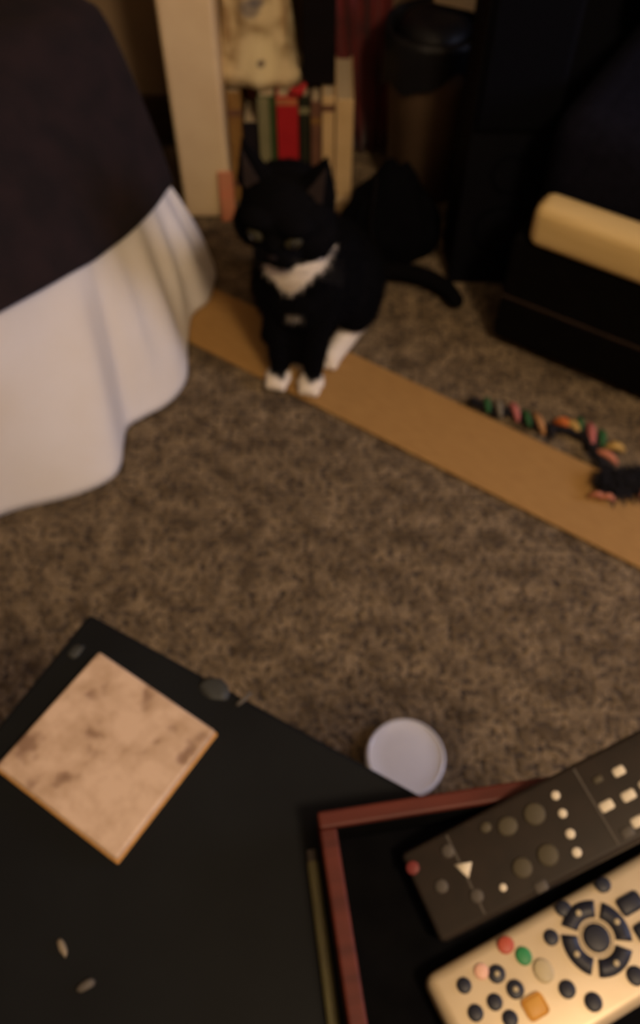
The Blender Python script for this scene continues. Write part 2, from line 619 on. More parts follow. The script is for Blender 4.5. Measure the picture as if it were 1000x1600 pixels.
bm.faces.new(rings[0][::-1])
bm.faces.new(rings[-1])
bm_obj('body', bm, bagm, tb, True)
for sgn in (-1, 1):
    bm_obj('handle', tube_bm([(-.025, sgn * .03, .40), (-.02, sgn * .03, .46), (0, sgn * .03, .48), (.02, sgn * .03, .46), (.025, sgn * .03, .40)], .005, 8), M['b_cream'], tb, True)

# black file on the thin books
bf = thing('box_file', 'black box file standing on the thin books behind the ribbon', 'file', (-.0025, 1.500, .2278), 0)
bm_obj('case', box_bm(-.0270, .0300, 0, .12, 0, .32, .003), M['black_box'], bf)
bm_obj('label_holder', box_bm(-.014, .014, -.001, .001, .20, .26), M['rem_groove'], bf)
bm_obj('finger_ring', lathe_bm([(.006, 0), (.009, .0008), (.010, 0)], 20), M['rem_groove'], bf).matrix_local = Matrix.Translation((.0, -.0005, .16)) @ Matrix.Rotation(PI / 2, 4, 'X')

# dark red curtain
ct = thing('curtain', 'dark red curtain hanging between the books and the brown bin', 'curtain', (.07, 1.655, 0))
cv = []
NCX, NCZ = 60, 24
for i in range(NCX):
    s = i / (NCX - 1)
    for j in range(NCZ):
        t = j / (NCZ - 1)
        z = .004 + t * 1.55
        x0 = -.012 - .07 * min(1, z / .42)
        x = x0 + (.062 - x0) * s
        cv.append((x, -.010 * math.sin(s * 2 * PI * 3.2) * (1 - .3 * t) - .004 * math.sin(s * 9 + t * 6), z))
cf = mesh_obj('fabric', cv, grid_faces(NCX, NCZ), M['curtain'], ct, True)
solid(cf, .002, 0)
bm_obj('rod', tube_bm([(-.10, 0, 1.56), (.08, 0, 1.56)], .008, 12), M['wood_dark'], ct, True)
for x in (-.095, .075):
    bm_obj('bracket', box_bm(x - .006, x + .006, 0, .064, 1.55, 1.57), M['wood_dark'], ct)

# brown bin with black liner
bn = thing('waste_bin', 'brown plastic waste bin with black liner drooping over its front', 'bin', (.200, 1.532, -.001))
bm_obj('body', lathe_bm([(0, 0), (.060, 0), (.066, .004), (.083, .30), (.087, .305), (.087, .312), (.082, .312), (.080, .305), (.063, .01), (0, .008)], 48), M['bin'], bn, True)
bm = bmesh.new()
NA = 64
rings = []
for j in range(9):
    ring = []
    for i in range(NA):
        a = 2 * PI * i / NA
        low = .235 + .030 * math.sin(a * 1 + 2.4) + .010 * math.sin(a * 4) + (.004 * math.sin(a * 9))
        prof = [(.091, low), (.0895, .28), (.091, .31), (.089, .322), (.083, .324), (.078, .316), (.074, .29), (.069, .2), (.064, .1)][j]
        k = 1 + .008 * math.sin(a * 13 + j) + .006 * math.sin(a * 7 - j)
        ring.append(bm.verts.new((prof[0] * k * math.cos(a), prof[0] * k * math.sin(a), prof[1])))
    rings.append(ring)
for a, b in zip(rings, rings[1:]):
    for i in range(NA):
        bm.faces.new((a[i], a[(i + 1) % NA], b[(i + 1) % NA], b[i]))
ln = bm_obj('liner', bm, M['bag'], bn, True)
bm_obj('rubbish_bag', lathe_bm([(0, .2), (.058, .2), (.066, .27), (.066, .31), (.055, .328), (.035, .335), (0, .336)], 32), M['bag'], bn, True)

# cream carton on the shelf behind the bin top
cr = thing('carton', 'cream carton wedged on top of the bin beside the black speaker', 'carton', (.283, 1.517, .338), math.radians(-27))
bm_obj('box', box_bm(-.10, 0, 0, .07, 0, .075, .002), M['rail'], cr)
bm_obj('flap', box_bm(-.10, 0, -.001, .037, .0752, .0765), M['b_cream'], cr)

# tall black speaker
sp = thing('speaker', 'tall black floor speaker behind the lounge chair', 'speaker', (.309, 1.245, -.001))
bm_obj('enclosure', box_bm(-.076, .055, 0, .125, .0, .86, .004), M['speaker'], sp)
bm_obj('grille', box_bm(-.071, .050, -.010, .001, .30, .84, .006), M['grille'], sp)
for z, r in ((.12, .05), (.225, .035)):
    o = bm_obj('driver', lathe_bm([(r, 0), (r * .93, .006), (r * .85, .003), (r * .4, -.012), (r * .25, -.008), (0, -.004)], 36), M['grille'], sp, True)
    o.matrix_local = Matrix.Translation((0, 0, z)) @ Matrix.Rotation(PI / 2, 4, 'X')

# black cabinet against the back wall
cb = thing('cabinet', 'tall black cabinet against the back wall behind the speaker', 'cabinet', (.70, 1.51, -.001))
bm_obj('body', box_bm(-.39, .40, .0, .185, .0, 1.25, .004), M['speaker'], cb)
for s_ in (-1, 1):
    dr_ = bm_obj('door', box_bm(min(s_ * .003, s_ * .37) , max(s_ * .003, s_ * .37), -.014, .0, .06, 1.22, .003), M['speaker'], cb)
    bm_obj('knob', tube_bm([(s_ * .03, -.014, .62), (s_ * .03, -.030, .62)], [.005, .010], 14), M['wood_dark'], dr_, True)

# black slumped bag on the floor
sb = thing('slumped_bag', 'black cloth bag slumped on the floor behind the tail of the cat', 'bag', (.128, 1.352, -.001))
bm = bmesh.new()
bmesh.ops.create_icosphere(bm, subdivisions=5, radius=1)
for v in bm.verts:
    p = v.co.copy()
    k = 1 + .10 * mnoise.noise(p * 2.2) + .05 * mnoise.noise(p * 6)
    f = .55 + .45 * (1 - max(0, p.z))
    v.co = Vector((p.x * .094 * k * f, p.y * .062 * k * f, max(0, (p.z + .35) / 1.35) * .175 * k))
bm_obj('body', bm, M['grille'], sb, True)
bm_obj('drawstring', tube_bm([(-.03, -.02, .160), (-.035, -.045, .13), (-.04, -.062, .09), (-.03, -.068, .05), (-.035, -.070, .012)], .0025, 6), M['black_box'], sb, True)

# low lounge chair with cream rail
d = Vector((.847, -.532, 0))
chair = thing('lounge_chair', 'low black lounge chair with navy cushion and cream wooden front rail', 'chair', (.322, 1.100, 0), math.atan2(d.y, d.x))
bm_obj('base', box_bm(-.02, .70, -.028, .45, .02, .222, .008), M['chair_base'], chair)
for x in (.0, .66):
    for y in (.03, .42):
        bm_obj('foot', box_bm(x - .012, x + .028, y - .02, y + .02, -.002, .021, .003), M['wood_dark'], chair)
bm_obj('front_rail', box_bm(.004, .74, -.040, .016, .222, .292, .018, 5), M['rail'], chair, True)
bm_obj('seat_cushion', box_bm(-.02, .70, .020, .45, .225, .40, .05, 5), M['cushion'], chair, True)
o = bm_obj('back_cushion', box_bm(-.02, .70, .33, .45, .38, 1.00, .05, 5), M['cushion'], chair, True)
bm_obj('base_seam', box_bm(-.018, .698, -.0305, -.027, .11, .114), M['wood_dark'], chair)

# ------------------------------------------------------------------ table and things on it
TZ = .48
t1 = Vector((.870, -.493, 0))
tang = math.atan2(t1.y, t1.x)
TC = Vector((-.172, .308, 0))
tbl = thing('coffee_table', 'black coffee table with dark matt top in the foreground', 'table', TC, tang)
bm_obj('tabletop', box_bm(0, .95, -.60, 0, TZ - .035, TZ, .004, 3), M['table'], tbl)
for x in (.04, .91):
    for y in (-.56, -.04):
        bm_obj('leg', box_bm(x - .022, x + .022, y - .022, y + .022, -.001, TZ - .03, .003), M['table'], tbl)
for y in (-.56, -.04):
    bm_obj('apron', box_bm(.06, .89, y - .009, y + .009, TZ - .09, TZ - .03), M['table'], tbl)

# stone tile coaster
cpx = [(152, 1018), (337, 1139), (181, 1346), (-4, 1196)]
cc = [atz(u, v, TZ + .009) for u, v in cpx]
ctr = sum(cc, Vector()) / 4
e1 = ((cc[1] - cc[0]) + (cc[2] - cc[3])) / 2
side1, side2 = e1.length, (((cc[0] - cc[3]) + (cc[1] - cc[2])) / 2).length
co = thing('coaster', 'square pinkish travertine tile coaster on the black table', 'coaster', (ctr.x, ctr.y, TZ), math.atan2(e1.y, e1.x))
stone = bpy.data.materials.new('travertine')
stone.use_nodes = True
nt = stone.node_tree
b = nt.nodes['Principled BSDF']
b.inputs['Roughness'].default_value = .65
tc2 = nt.nodes.new('ShaderNodeTexCoord')
n1 = nt.nodes.new('ShaderNodeTexNoise'); n1.inputs['Scale'].default_value = 55; n1.inputs['Detail'].default_value = 6
n2 = nt.nodes.new('ShaderNodeTexNoise'); n2.inputs['Scale'].default_value = 62; n2.inputs['Detail'].default_value = 1.5
for q in (n1, n2):
    nt.links.new(tc2.outputs['Object'], q.inputs['Vector'])
r1 = nt.nodes.new('ShaderNodeValToRGB')
r1.color_ramp.elements[0].position, r1.color_ramp.elements[1].position = .36, .62
r1.color_ramp.elements[0].color, r1.color_ramp.elements[1].color = (.36, .25, .175, 1), (.50, .37, .29, 1)
r2 = nt.nodes.new('ShaderNodeValToRGB')
r2.color_ramp.elements[0].position, r2.color_ramp.elements[1].position = .30, .42
r2.color_ramp.elements[0].color, r2.color_ramp.elements[1].color = (.55, .48, .46, 1), (1, 1, 1, 1)
mx = nt.nodes.new('ShaderNodeMixRGB'); mx.blend_type = 'MULTIPLY'; mx.inputs['Fac'].default_value = 1
nt.links.new(n1.outputs['Fac'], r1.inputs['Fac']); nt.links.new(n2.outputs['Fac'], r2.inputs['Fac'])
nt.links.new(r1.outputs['Color'], mx.inputs['Color1']); nt.links.new(r2.outputs['Color'], mx.inputs['Color2'])
nt.links.new(mx.outputs['Color'], b.inputs['Base Color'])
bp = nt.nodes.new('ShaderNodeBump'); bp.inputs['Strength'].default_value = .35; bp.inputs['Distance'].default_value = .002
nt.links.new(r2.outputs['Color'], bp.inputs['Height']); nt.links.new(bp.outputs['Normal'], b.inputs['Normal'])
h1, h2 = side1 / 2, side2 / 2
bm_obj('stone', box_bm(-h1, h1, -h2, h2, .0035, .0095, .0022, 3), stone, co)
bm_obj('cork_base', box_bm(-h1 - .0012, h1 + .0006, -h2 - .0012, h2 + .0006, 0, .0035, .001, 2), M['cork'], co)  # cork, proud on two sides to imitate orange light on the stone edge

# wooden tray
tr1 = Vector((.9885, .151, 0))
tr = thing('tray', 'red-brown wooden tray with black lining on the table corner', 'tray', (-.002, .1525, TZ), math.atan2(tr1.y, tr1.x))
TL, TW, TT, TH = .29, .215, .0105, .034
bm_obj('tray_base', box_bm(.002, TL - .002, -TW + .002, -.002, 0, .004), M['tray_in'], tr)
bm_obj('side', box_bm(0, TL, -TT, 0, 0, TH, .0018), M['tray'], tr)
bm_obj('side', box_bm(0, TL, -TW, -TW + TT, 0, TH, .0018), M['tray'], tr)
bm_obj('side', box_bm(0, TT, -TW + TT, -TT, 0, TH - .0004, .0018), M['tray'], tr)
bm_obj('side', box_bm(TL - TT, TL, -TW + TT, -TT, 0, TH - .0004, .0018), M['tray'], tr)
for nm, bx in (('lining', (TT, TL - TT, -TT - .0008, -TT)), ('lining', (TT, TL - TT, -TW + TT, -TW + TT + .0008)),
               ('lining', (TT, TT + .0008, -TW + TT, -TT)), ('lining', (TL - TT - .0008, TL - TT, -TW + TT, -TT))):
    bm_obj(nm, box_bm(*bx, .004, TH - .004), M['tray_in'], tr)

# green pencil along the tray
pa, pb = atz(489, 1347, TZ + .004), atz(522, 1608, TZ + .004)
pc = thing('pencil', 'dull green pencil lying along the left side of the tray', 'pencil', (pa.x, pa.y, TZ), math.atan2(pb.y - pa.y, pb.x - pa.x))
bm_obj('barrel', tube_bm([(0, 0, .0037), (.14, 0, .0037)], .0036, 6), M['pencil'], pc)
bm_obj('tip', tube_bm([(.14, 0, .0037), (.158, 0, .0037)], [.0036, .0006], 6), M['pencil_wood'], pc)
bm_obj('eraser', tube_bm([(-.007, 0, .0037), (0, 0, .0037)], .0033, 10), M['rem_groove'], pc)


# remotes -----------------------------------------------------------
def button_bm(kind, sx, sy, h):
    bm = bmesh.new()
    if kind == 'round':
        lathe_bm([(sx, -.001), (sx, h * .6), (sx * .8, h), (0, h * 1.05)], 16, bm)
        for v in bm.verts:
            v.co.y *= sy / sx
    elif kind == 'pad':
        box_bm(-sx, sx, -sy, sy, -.001, h, min(sx, sy) * .45, 2, bm)
    elif kind == 'tri':
        vv = [(-sx, sy), (sx, sy * .4), (-sx * .2, -sy)]
        lo = [bm.verts.new((x, y, -.001)) for x, y in vv]
        hi = [bm.verts.new((x * .85, y * .85, h)) for x, y in vv]
        bm.faces.new(hi)
        for i in range(3):
            j = (i + 1) % 3
            bm.faces.new((lo[i], lo[j], hi[j], hi[i]))
        bmesh.ops.recalc_face_normals(bm, faces=bm.faces)
    return bm


def arc_bm(r0, r1, a0, a1, h, seg=10):
    bm = bmesh.new()
    lo_i, lo_o, hi_i, hi_o = [], [], [], []
    for k in range(seg + 1):
        a = a0 + (a1 - a0) * k / seg
        c, s = math.cos(a), math.sin(a)
        lo_i.append(bm.verts.new((r0 * c, r0 * s, -.001)))
        lo_o.append(bm.verts.new((r1 * c, r1 * s, -.001)))
        hi_i.append(bm.verts.new(((r0 + .0006) * c, (r0 + .0006) * s, h)))
        hi_o.append(bm.verts.new(((r1 - .0006) * c, (r1 - .0006) * s, h)))
    for k in range(seg):
        bm.faces.new((hi_i[k], hi_o[k], hi_o[k + 1], hi_i[k + 1]))
        bm.faces.new((lo_o[k], lo_o[k + 1], hi_o[k + 1], hi_o[k]))
        bm.faces.new((lo_i[k + 1], lo_i[k], hi_i[k], hi_i[k + 1]))
    bm.faces.new((lo_i[0], lo_o[0], hi_o[0], hi_i[0]))
    bm.faces.new((lo_o[-1], lo_i[-1], hi_i[-1], hi_o[-1]))
    return bm


def placed(name, bm, m, parent, x, y, z):
    o = bm_obj(name, bm, m, parent, True)
    o.location = (x, y, z)
    return o


# black remote: lower end on the tray floor, propped on the far rim
RT = .016
ax = Vector((.922, .387, .305)).normalized()
sd_ = Vector((-.387, .922, 0)).normalized()
nn = ax.cross(sd_).normalized()
E = atz(655, 1402, TZ + .004 + RT + .001)
br = thing('remote_control', 'black remote control propped on the far rim of the tray', 'remote')
br.matrix_world = Matrix(((ax.x, sd_.x, nn.x, E.x), (ax.y, sd_.y, nn.y, E.y), (ax.z, sd_.z, nn.z, E.z), (0, 0, 0, 1)))
MBR = Matrix(((ax.x, sd_.x, nn.x, E.x), (ax.y, sd_.y, nn.y, E.y), (ax.z, sd_.z, nn.z, E.z), (0, 0, 0, 1)))
MBI = MBR.inverted()
RW = .0268
bm_obj('case', box_bm(0, .205, -RW, RW, -RT, 0, .0035, 3), M['rem_black'], br, True)
bm_obj('seam', box_bm(.030, .0312, -RW + .003, RW - .003, -.0005, .0004), M['rem_groove'], br)


def bbtn(u, v, kind, sx, sy, m, h=.0012):
    p = MBI @ atplane(u, v, E, nn)
    if abs(p.y) < RW - .002 and 0 < p.x < .2:
        placed('button', button_bm(kind, sx, sy, h), M[m], br, p.x, p.y, 0)


p1, p2 = MBI @ atplane(918, 1212, E, nn), MBI @ atplane(952, 1322, E, nn)
bm_obj('seam', box_bm((p1.x + p2.x) / 2 - .0006, (p1.x + p2.x) / 2 + .0006, -RW + .003, RW - .003, -.0005, .0005), M['rem_groove'], br)
for a in [(645, 1356, 'round', .004, .004, 'btn_dull_red'), (652, 1411, 'round', .004, .004, 'btn_dull_red'),
          (728, 1358, 'tri', .0055, .0055, 'btn_white'), (786, 1387, 'round', .0022, .0022, 'btn_white'),
          (759, 1293, 'round', .0035, .003, 'btn_dim'), (793, 1291, 'round', .0062, .0055, 'btn_dim'),
          (835, 1272, 'round', .0065, .0065, 'btn_dim'), (816, 1356, 'round', .0058, .0058, 'btn_dim'),
          (856, 1336, 'round', .0062, .0062, 'btn_dim'),
          (868, 1243, 'round', .0026, .0026, 'btn_white'), (879, 1271, 'round', .0026, .0026, 'btn_white'),
          (891, 1303, 'round', .0028, .0028, 'btn_white'), (901, 1332, 'round', .0028, .0028, 'btn_white'),
          (948, 1259, 'pad', .0042, .0028, 'btn_white'), (982, 1243, 'pad', .0042, .0028, 'btn_white'),
          (967, 1205, 'pad', .0036, .0026, 'btn_white'), (996, 1284, 'pad', .0036, .0028, 'btn_white'),
          (934, 1218, 'pad', .003, .002, 'btn_dim'), (1010, 1225, 'pad', .0042, .0028, 'btn_white'),
          (1040, 1265, 'pad', .0042, .0028, 'btn_white'), (1035, 1190, 'pad', .0042, .0028, 'btn_white'),
          (700, 1330, 'round', .004, .004, 'rem_groove'), (690, 1385, 'round', .004, .004, 'rem_groove'),
          (745, 1400, 'round', .004, .004, 'rem_groove'), (845, 1385, 'pad', .004, .003, 'rem_groove'),
          (980, 1300, 'pad', .004, .003, 'rem_groove')]:
    bbtn(*a)

# silver remote: flat on the tray floor
ST = .020
sa = Vector((.899, .438, 0)).normalized()
sz = TZ + .0042 + ST
S0 = Vector((.0722, .0354, TZ + .0042))
sr = thing('remote_control', 'silver remote control with dark button ring lying in the tray', 'remote', S0, math.atan2(sa.y, sa.x))
MSI = (Matrix.Translation(S0) @ Matrix.Rotation(math.atan2(sa.y, sa.x), 4, 'Z')).inverted()
SW = .0325
bm_obj('case', box_bm(0, .185, -SW, SW, 0, ST, .0065, 4), M['silver'], sr, True)


def sloc(u, v):
    return MSI @ atz(u, v, sz)


def sbtn(u, v, kind, sx, sy, m, h=.0015):
    p = sloc(u, v)
    if abs(p.y) < SW - .003 and .004 < p.x < .18:
        placed('button', button_bm(kind, sx, sy, h), M[m], sr, p.x, p.y, ST)


rc = sloc(932, 1466)
for k in range(4):
    a = k * PI / 2 + .12
    placed('ring_button', arc_bm(.0105, .0205, a - .66, a + .66, .0016), M['btn_dark'], sr, rc.x, rc.y, ST)
placed('ok_button', button_bm('round', .0078, .0078, .0016), M['btn_dark'], sr, rc.x, rc.y, ST)
placed('ring_trim', arc_bm(.0085, .0098, 0, 2 * PI - .001, .0008, 28), M['rem_groove'], sr, rc.x, rc.y, ST)
for k in range(4):
    a = k * PI / 2 + .12
    placed('arrow_mark', button_bm('round', .0016, .0016, .0004), M['btn_pale'], sr, rc.x + .0155 * math.cos(a), rc.y + .0155 * math.sin(a), ST + .0017)
for a in [(942, 1383, 'round', .0048, .0044, 'btn_dark'), (880, 1420, 'round', .0048, .0044, 'btn_dark'),
          (861, 1465, 'round', .0044, .0044, 'btn_dark'), (984, 1412, 'pad', .0075, .0052, 'btn_dark'),
          (1008, 1455, 'pad', .0060, .0052, 'btn_dark'),
          (886, 1546, 'round', .0048, .0048, 'btn_dark'), (927, 1566, 'round', .0050, .0050, 'btn_dark'),
          (993, 1525, 'round', .0052, .0052, 'btn_dark'), (1035, 1490, 'round', .005, .005, 'btn_dark'),
          (1040, 1405, 'round', .005, .005, 'btn_dark'),
          (790, 1477, 'round', .0050, .0046, 'btn_red'), (818, 1494, 'round', .0046, .0050, 'btn_green'),
          (849, 1517, 'round', .0056, .0066, 'btn_pale'), (836, 1573, 'pad', .0065, .0060, 'btn_yellow'),
          (752, 1518, 'round', .0042, .0042, 'btn_pink'), (776, 1522, 'round', .0050, .0048, 'btn_dark'),
          (805, 1546, 'round', .0050, .0050, 'btn_dark'), (773, 1566, 'round', .0044, .0044, 'btn_dark'),
          (743, 1583, 'round', .0044, .0044, 'btn_dark'), (797, 1592, 'round', .0044, .0044, 'btn_dark'),
          (725, 1540, 'round', .0042, .0042, 'btn_dark')]:
    sbtn(*a)
for (u, v) in ((776, 1522), (805, 1546)):
    p = sloc(u, v)
    placed('button_mark', button_bm('round', .0014, .0014, .0004), M['btn_pale'], sr, p.x, p.y, ST + .0016)

# scraps on the table
def scrap(name, label, cat, u, v, sx, sy, sz_, rz, m, seed):
    p = atz(u, v, TZ)
    r = random.Random(seed)
    bm = bmesh.new()
    bmesh.ops.create_icosphere(bm, subdivisions=2, radius=1)
    for q in bm.verts:
        k = 1 + r.uniform(-.22, .22)
        q.co = Vector((q.co.x * sx * k, q.co.y * sy * k, max(q.co.z, -.5) * sz_ * k))
    mz = min(q.co.z for q in bm.verts)
    for q in bm.verts:
        q.co.z -= mz
    o = bm_obj(name, bm, M[m], None, True)
    o.location = (p.x, p.y, TZ - .0002)
    o.rotation_euler = (0, 0, rz)
    tag(o, label, cat)


scrap('crumb', 'tiny pale crumb on the black table below the coaster', 'crumb', 98, 1480, .0058, .0024, .002, -1.0, 'crumb', 1)
scrap('crumb', 'faint brown crumb at the lower left of the black table', 'crumb', 134, 1540, .0060, .003, .002, .5, 'rem_groove', 2)
scrap('plastic_scrap', 'dull grey plastic scrap at the table edge right of the coaster', 'scrap', 335, 1078, .011, .008, .0006, -.5, 'film', 3)
scrap('paper_sliver', 'pale paper sliver on the far edge of the black table', 'scrap', 381, 1093, .0075, .0018, .0015, .75, 'rem_groove', 4)
scrap('plastic_scrap', 'small grey plastic scrap on the table corner left of the coaster', 'scrap', 118, 1018, .007, .004, .0005, .8, 'film', 5)

# ------------------------------------------------------------------ white round lid on the carpet
lp = atz(634, 1181, .012)
ld = thing('lid', 'shiny white round lid lying on the carpet past the table edge', 'lid', (lp.x, lp.y, -.001))
R = .0485
bm_obj('disc', lathe_bm([(0, .012), (R * .55, .0125), (R * .80, .0115), (R * .84, .0122), (R * .93, .0125), (R, .010), (R, .001), (R - .002, 0),
                         (R - .003, .002), (R - .003, .009), (0, .0095)], 64), M['lid'], ld, True)
bm_obj('rim_ridge', lathe_bm([(R * .9, .0122), (R * .925, .0142), (R * .955, .0142), (R * .975, .0118)], 64), M['lid'], ld, True)

# ------------------------------------------------------------------ ribbon rope toy
tpts = [(735, 628), (775, 645), (805, 648), (842, 668), (872, 672), (900, 678), (918, 690), (930, 712), (950, 735), (975, 752)]
W3 = [tuple(atz(u, v, .010)) for u, v in tpts]
path = [Vector(p) for p in catmull(W3, 60)]
for i, p in enumerate(path):
    p.z = .0125 + .002 * math.sin(i * .7)
toy = thing('rope_toy', 'dark cord cat toy wound with coloured ribbons lying on the tan strip', 'cat toy', (path[0].x, path[0].y, 0))
off = Vector((path[0].x, path[0].y, 0))
bm_obj('cord', tube_bm([p - off for p in path], [.0065 + .0012 * math.sin(i * 2.1) for i in range(60)], 10), M['cord'], toy, True)


def wrap(u, v, length, wid, ang_px, m):
    p = atz(u, v, .012) - off
    q = atz(u + math.cos(ang_px) * 10, v + math.sin(ang_px) * 10, .012) - off
    dv = (q - p).normalized()
    pts_ = []
    rr = []
    for k in range(9):
        t = k / 8 * 2 - 1
        pp = p + dv * (t * length / 2)
        pp.z = .0115 + .010 * (1 - t * t)
        pts_.append(pp)
        rr.append(wid * (1 - .55 * t * t))
    bm_obj('ribbon_wrap', tube_bm(pts_, rr, 10), M[m], toy, True)


D = math.radians
for a in [(778, 640, .036, .0052, D(72), 'rb_grey'), (803, 645, .038, .0058, D(65), 'rb_pink'), (841, 663, .046, .0058, D(62), 'rb_tan'),
          (822, 655, .034, .0052, D(66), 'rb_green'), (760, 634, .030, .0055, D(75), 'rb_green'),
          (878, 665, .026, .0078, D(20), 'rb_orange'), (893, 669, .026, .0072, D(30), 'rb_yellow'), (905, 665, .026, .0052, D(80), 'rb_green'),
          (922, 679, .044, .0068, D(80), 'rb_pink'), (939, 687, .036, .0062, D(80), 'rb_green'), (960, 703, .028, .0075, D(10), 'rb_yellow'),
          (946, 716, .040, .0062, D(28), 'rb_salmon'), (858, 676, .026, .0058, D(65), 'cord')]:
    wrap(*a)
# fluffy black end with salmon tips
pc_ = atz(972, 752, .02) - off
tv, tf = [], []
def strand(bv, bf, c, dr, ln_, wd):
    s = dr.cross(Vector((0, 0, 1)))
    s = s.normalized() if s.length > 1e-3 else Vector((1, 0, 0))
    i0 = len(bv)
    mid = c + dr * ln_ * .55 + Vector((0, 0, .004))
    end = c + dr * ln_
    end.z = max(end.z - .006, .006)
    mid.z = max(mid.z, .006)
    bv += [c - s * wd * .6, c + s * wd * .6, mid - s * wd, mid + s * wd, end]
    bf += [(i0, i0 + 1, i0 + 3, i0 + 2), (i0 + 2, i0 + 3, i0 + 4)]
rs = random.Random(4)
for k in range(900):
    th, ph = rs.uniform(0, 2 * PI), rs.uniform(-.15, 1.3)
    dr = Vector((math.cos(th) * math.cos(ph), math.sin(th) * math.cos(ph), math.sin(ph)))
    cpt = Vector((pc_.x + rs.uniform(-.028, .040), pc_.y + rs.uniform(-.020, .015) - .0, .010 + rs.uniform(0, .008)))
    strand(tv, tf, cpt, dr, rs.uniform(.012, .028), rs.uniform(.0012, .0026))
fl = mesh_obj('fluffy_end', tv, tf, M['cord'], toy)
fl['kind'] = 'stuff'
fl['label'] = 'fluffy black end of the toy'
for (u, v, a) in ((932, 778, D(8)), (948, 781, D(10)), (1003, 772, D(-50))):
    wrap(u, v, .022, .0042, a, 'rb_salmon')

# ------------------------------------------------------------------ the cat
CATLOC = Vector((-.040, .992, .0045))
CATRZ = -math.atan2(.22, .975)
cat = thing('cat', 'black and white tuxedo cat sitting upright on the tan floor strip facing the camera', 'cat', CATLOC, CATRZ)
HC = Vector((-.010, .026, .314))
MH = Matrix.Translation(HC) @ Matrix.Rotation(D(-4), 4, 'Z') @ Matrix.Rotation(D(13), 4, 'X') @ Matrix.Rotation(D(3), 4, 'Y') @ Matrix.Scale(1.2, 4)
bm = bmesh.new()


def ell(c, r, mtx=None, sub=3):
    q = bmesh.ops.create_icosphere(bm, subdivisions=sub, radius=1)
    for v in q['verts']:
        p = Vector((v.co.x * r[0], v.co.y * r[1], v.co.z * r[2])) + Vector(c)
        v.co = (mtx @ p) if mtx else p


def chain(pts, n=10, mtx=None):
    """capsule chain: (point, radius) keyframes"""
    for (a, ra), (b_, rb) in zip(pts, pts[1:]):
        a, b_ = Vector(a), Vector(b_)
        for k in range(n + 1):
            t = k / n
            r = ra + (rb - ra) * t
            p = a.lerp(b_, t)
            ell(p, (r, r, r), mtx, 2)


# trunk
chain([((0, .050, .190), .060), ((0, .075, .150), .072), ((.004, .135, .110), .088), ((.008, .180, .090), .090)], 8)
ell((0, .030, .225), (.060, .046, .054))          # chest ruff
ell((0, .030, .165), (.050, .042, .060))
ell((0, .055, .095), (.046, .034, .075))
chain([((0, .034, .14), .024), ((0, .026, .040), .017)], 6)
chain([((0, .055, .215), .052), ((-.006, .037, .258), .048), ((-.008, .036, .290), .044)], 4)   # neck
# haunches
ell((.070, .165, .075), (.043, .080, .075))
ell((-.068, .170, .075), (.043, .078, .075))
# front legs
for s in (-1, 1):
    chain([((s * .036, .038, .170), .030), ((s * .031, .022, .095), .0235), ((s * .0275, .010, .030), .0175)], 8)
    ell((s * .0275, -.004, .0135), (.0215, .027, .0145))
    for q in (-.011, 0, .011):
        ell((s * .0275 + q, -.022, .010), (.0072, .010, .0095), None, 2)
# hind feet
HFA, HFB = Vector((.072, .140, .017)), Vector((.046, .056, .015))
chain([(HFA, .019), (HFB, .0185)], 8)
for q in (-.012, 0, .012):
    ell(HFB + Vector((q - .004, -.012, -.005)), (.008, .011, .0095), None, 2)
chain([((-.070, .150, .017), .019), ((-.066, .085, .015), .0175)], 8)
# tail lying on the floor to the side
tailw = [(.01, .245, .035), (.05, .270, .024), (.095, .285, .020), (.14, .290, .019), (.18, .282, .018), (.21, .265, .017), (.232, .24, .015)]
tw = [Vector(p) for p in catmull(tailw, 34)]
for i, p in enumerate(tw):
    r = .022 - .007 * i / 33
    ell(p, (r, r, r * .9), None, 2)
# head
ell((0, 0, .004), (.055, .052, .049), MH)
for s in (-1, 1):
    ell((s * .030, -.014, -.016), (.032, .030, .028), MH)
    ell((s * .0115, -.049, -.021), (.0165, .0145, .0135), MH)
    ell((s * .020, -.038, .022), (.022, .016, .013), MH)     # brow
    for k in range(8):
        t = k / 7
        ell((s * (.033 + .013 * t), .000 + .003 * t, .034 + .052 * t), (.0225 * (1 - t) + .0035, .0095 * (1 - t) + .003, .018 * (1 - t) + .004), MH, 2)
ell((0, -.044, -.004), (.0135, .018, .018), MH)              # nose bridge
ell((0, -.046, -.032), (.014, .012, .009), MH)               # chin
tmp = bpy.data.meshes.new('cat_tmp')
bm.to_mesh(tmp)
bm.free()
to = bpy.data.objects.new('cat_tmp', tmp)
C.objects.link(to)
rm = to.modifiers.new('r', 'REMESH')
rm.mode = 'VOXEL'
rm.voxel_size = .0032
smo = to.modifiers.new('s', 'SMOOTH')
smo.factor = .5
smo.iterations = 6
dg = bpy.context.evaluated_depsgraph_get()
body_me = bpy.data.meshes.new_from_object(to.evaluated_get(dg))
bpy.data.objects.remove(to)
body_me.name = 'body'


def smoothstep(a, b, x):
    t = max(0, min(1, (x - a) / (b - a)))
    return t * t * (3 - 2 * t)


def seg_dist(p, a, b_):
    ab = b_ - a
    t = max(0, min(1, (p - a).dot(ab) / ab.length_squared))
    return (p - a - ab * t).length


MHI = MH.inverted()
BLK = Vector((.0032, .003, .0036))
WHT = Vector((.72, .64, .54))


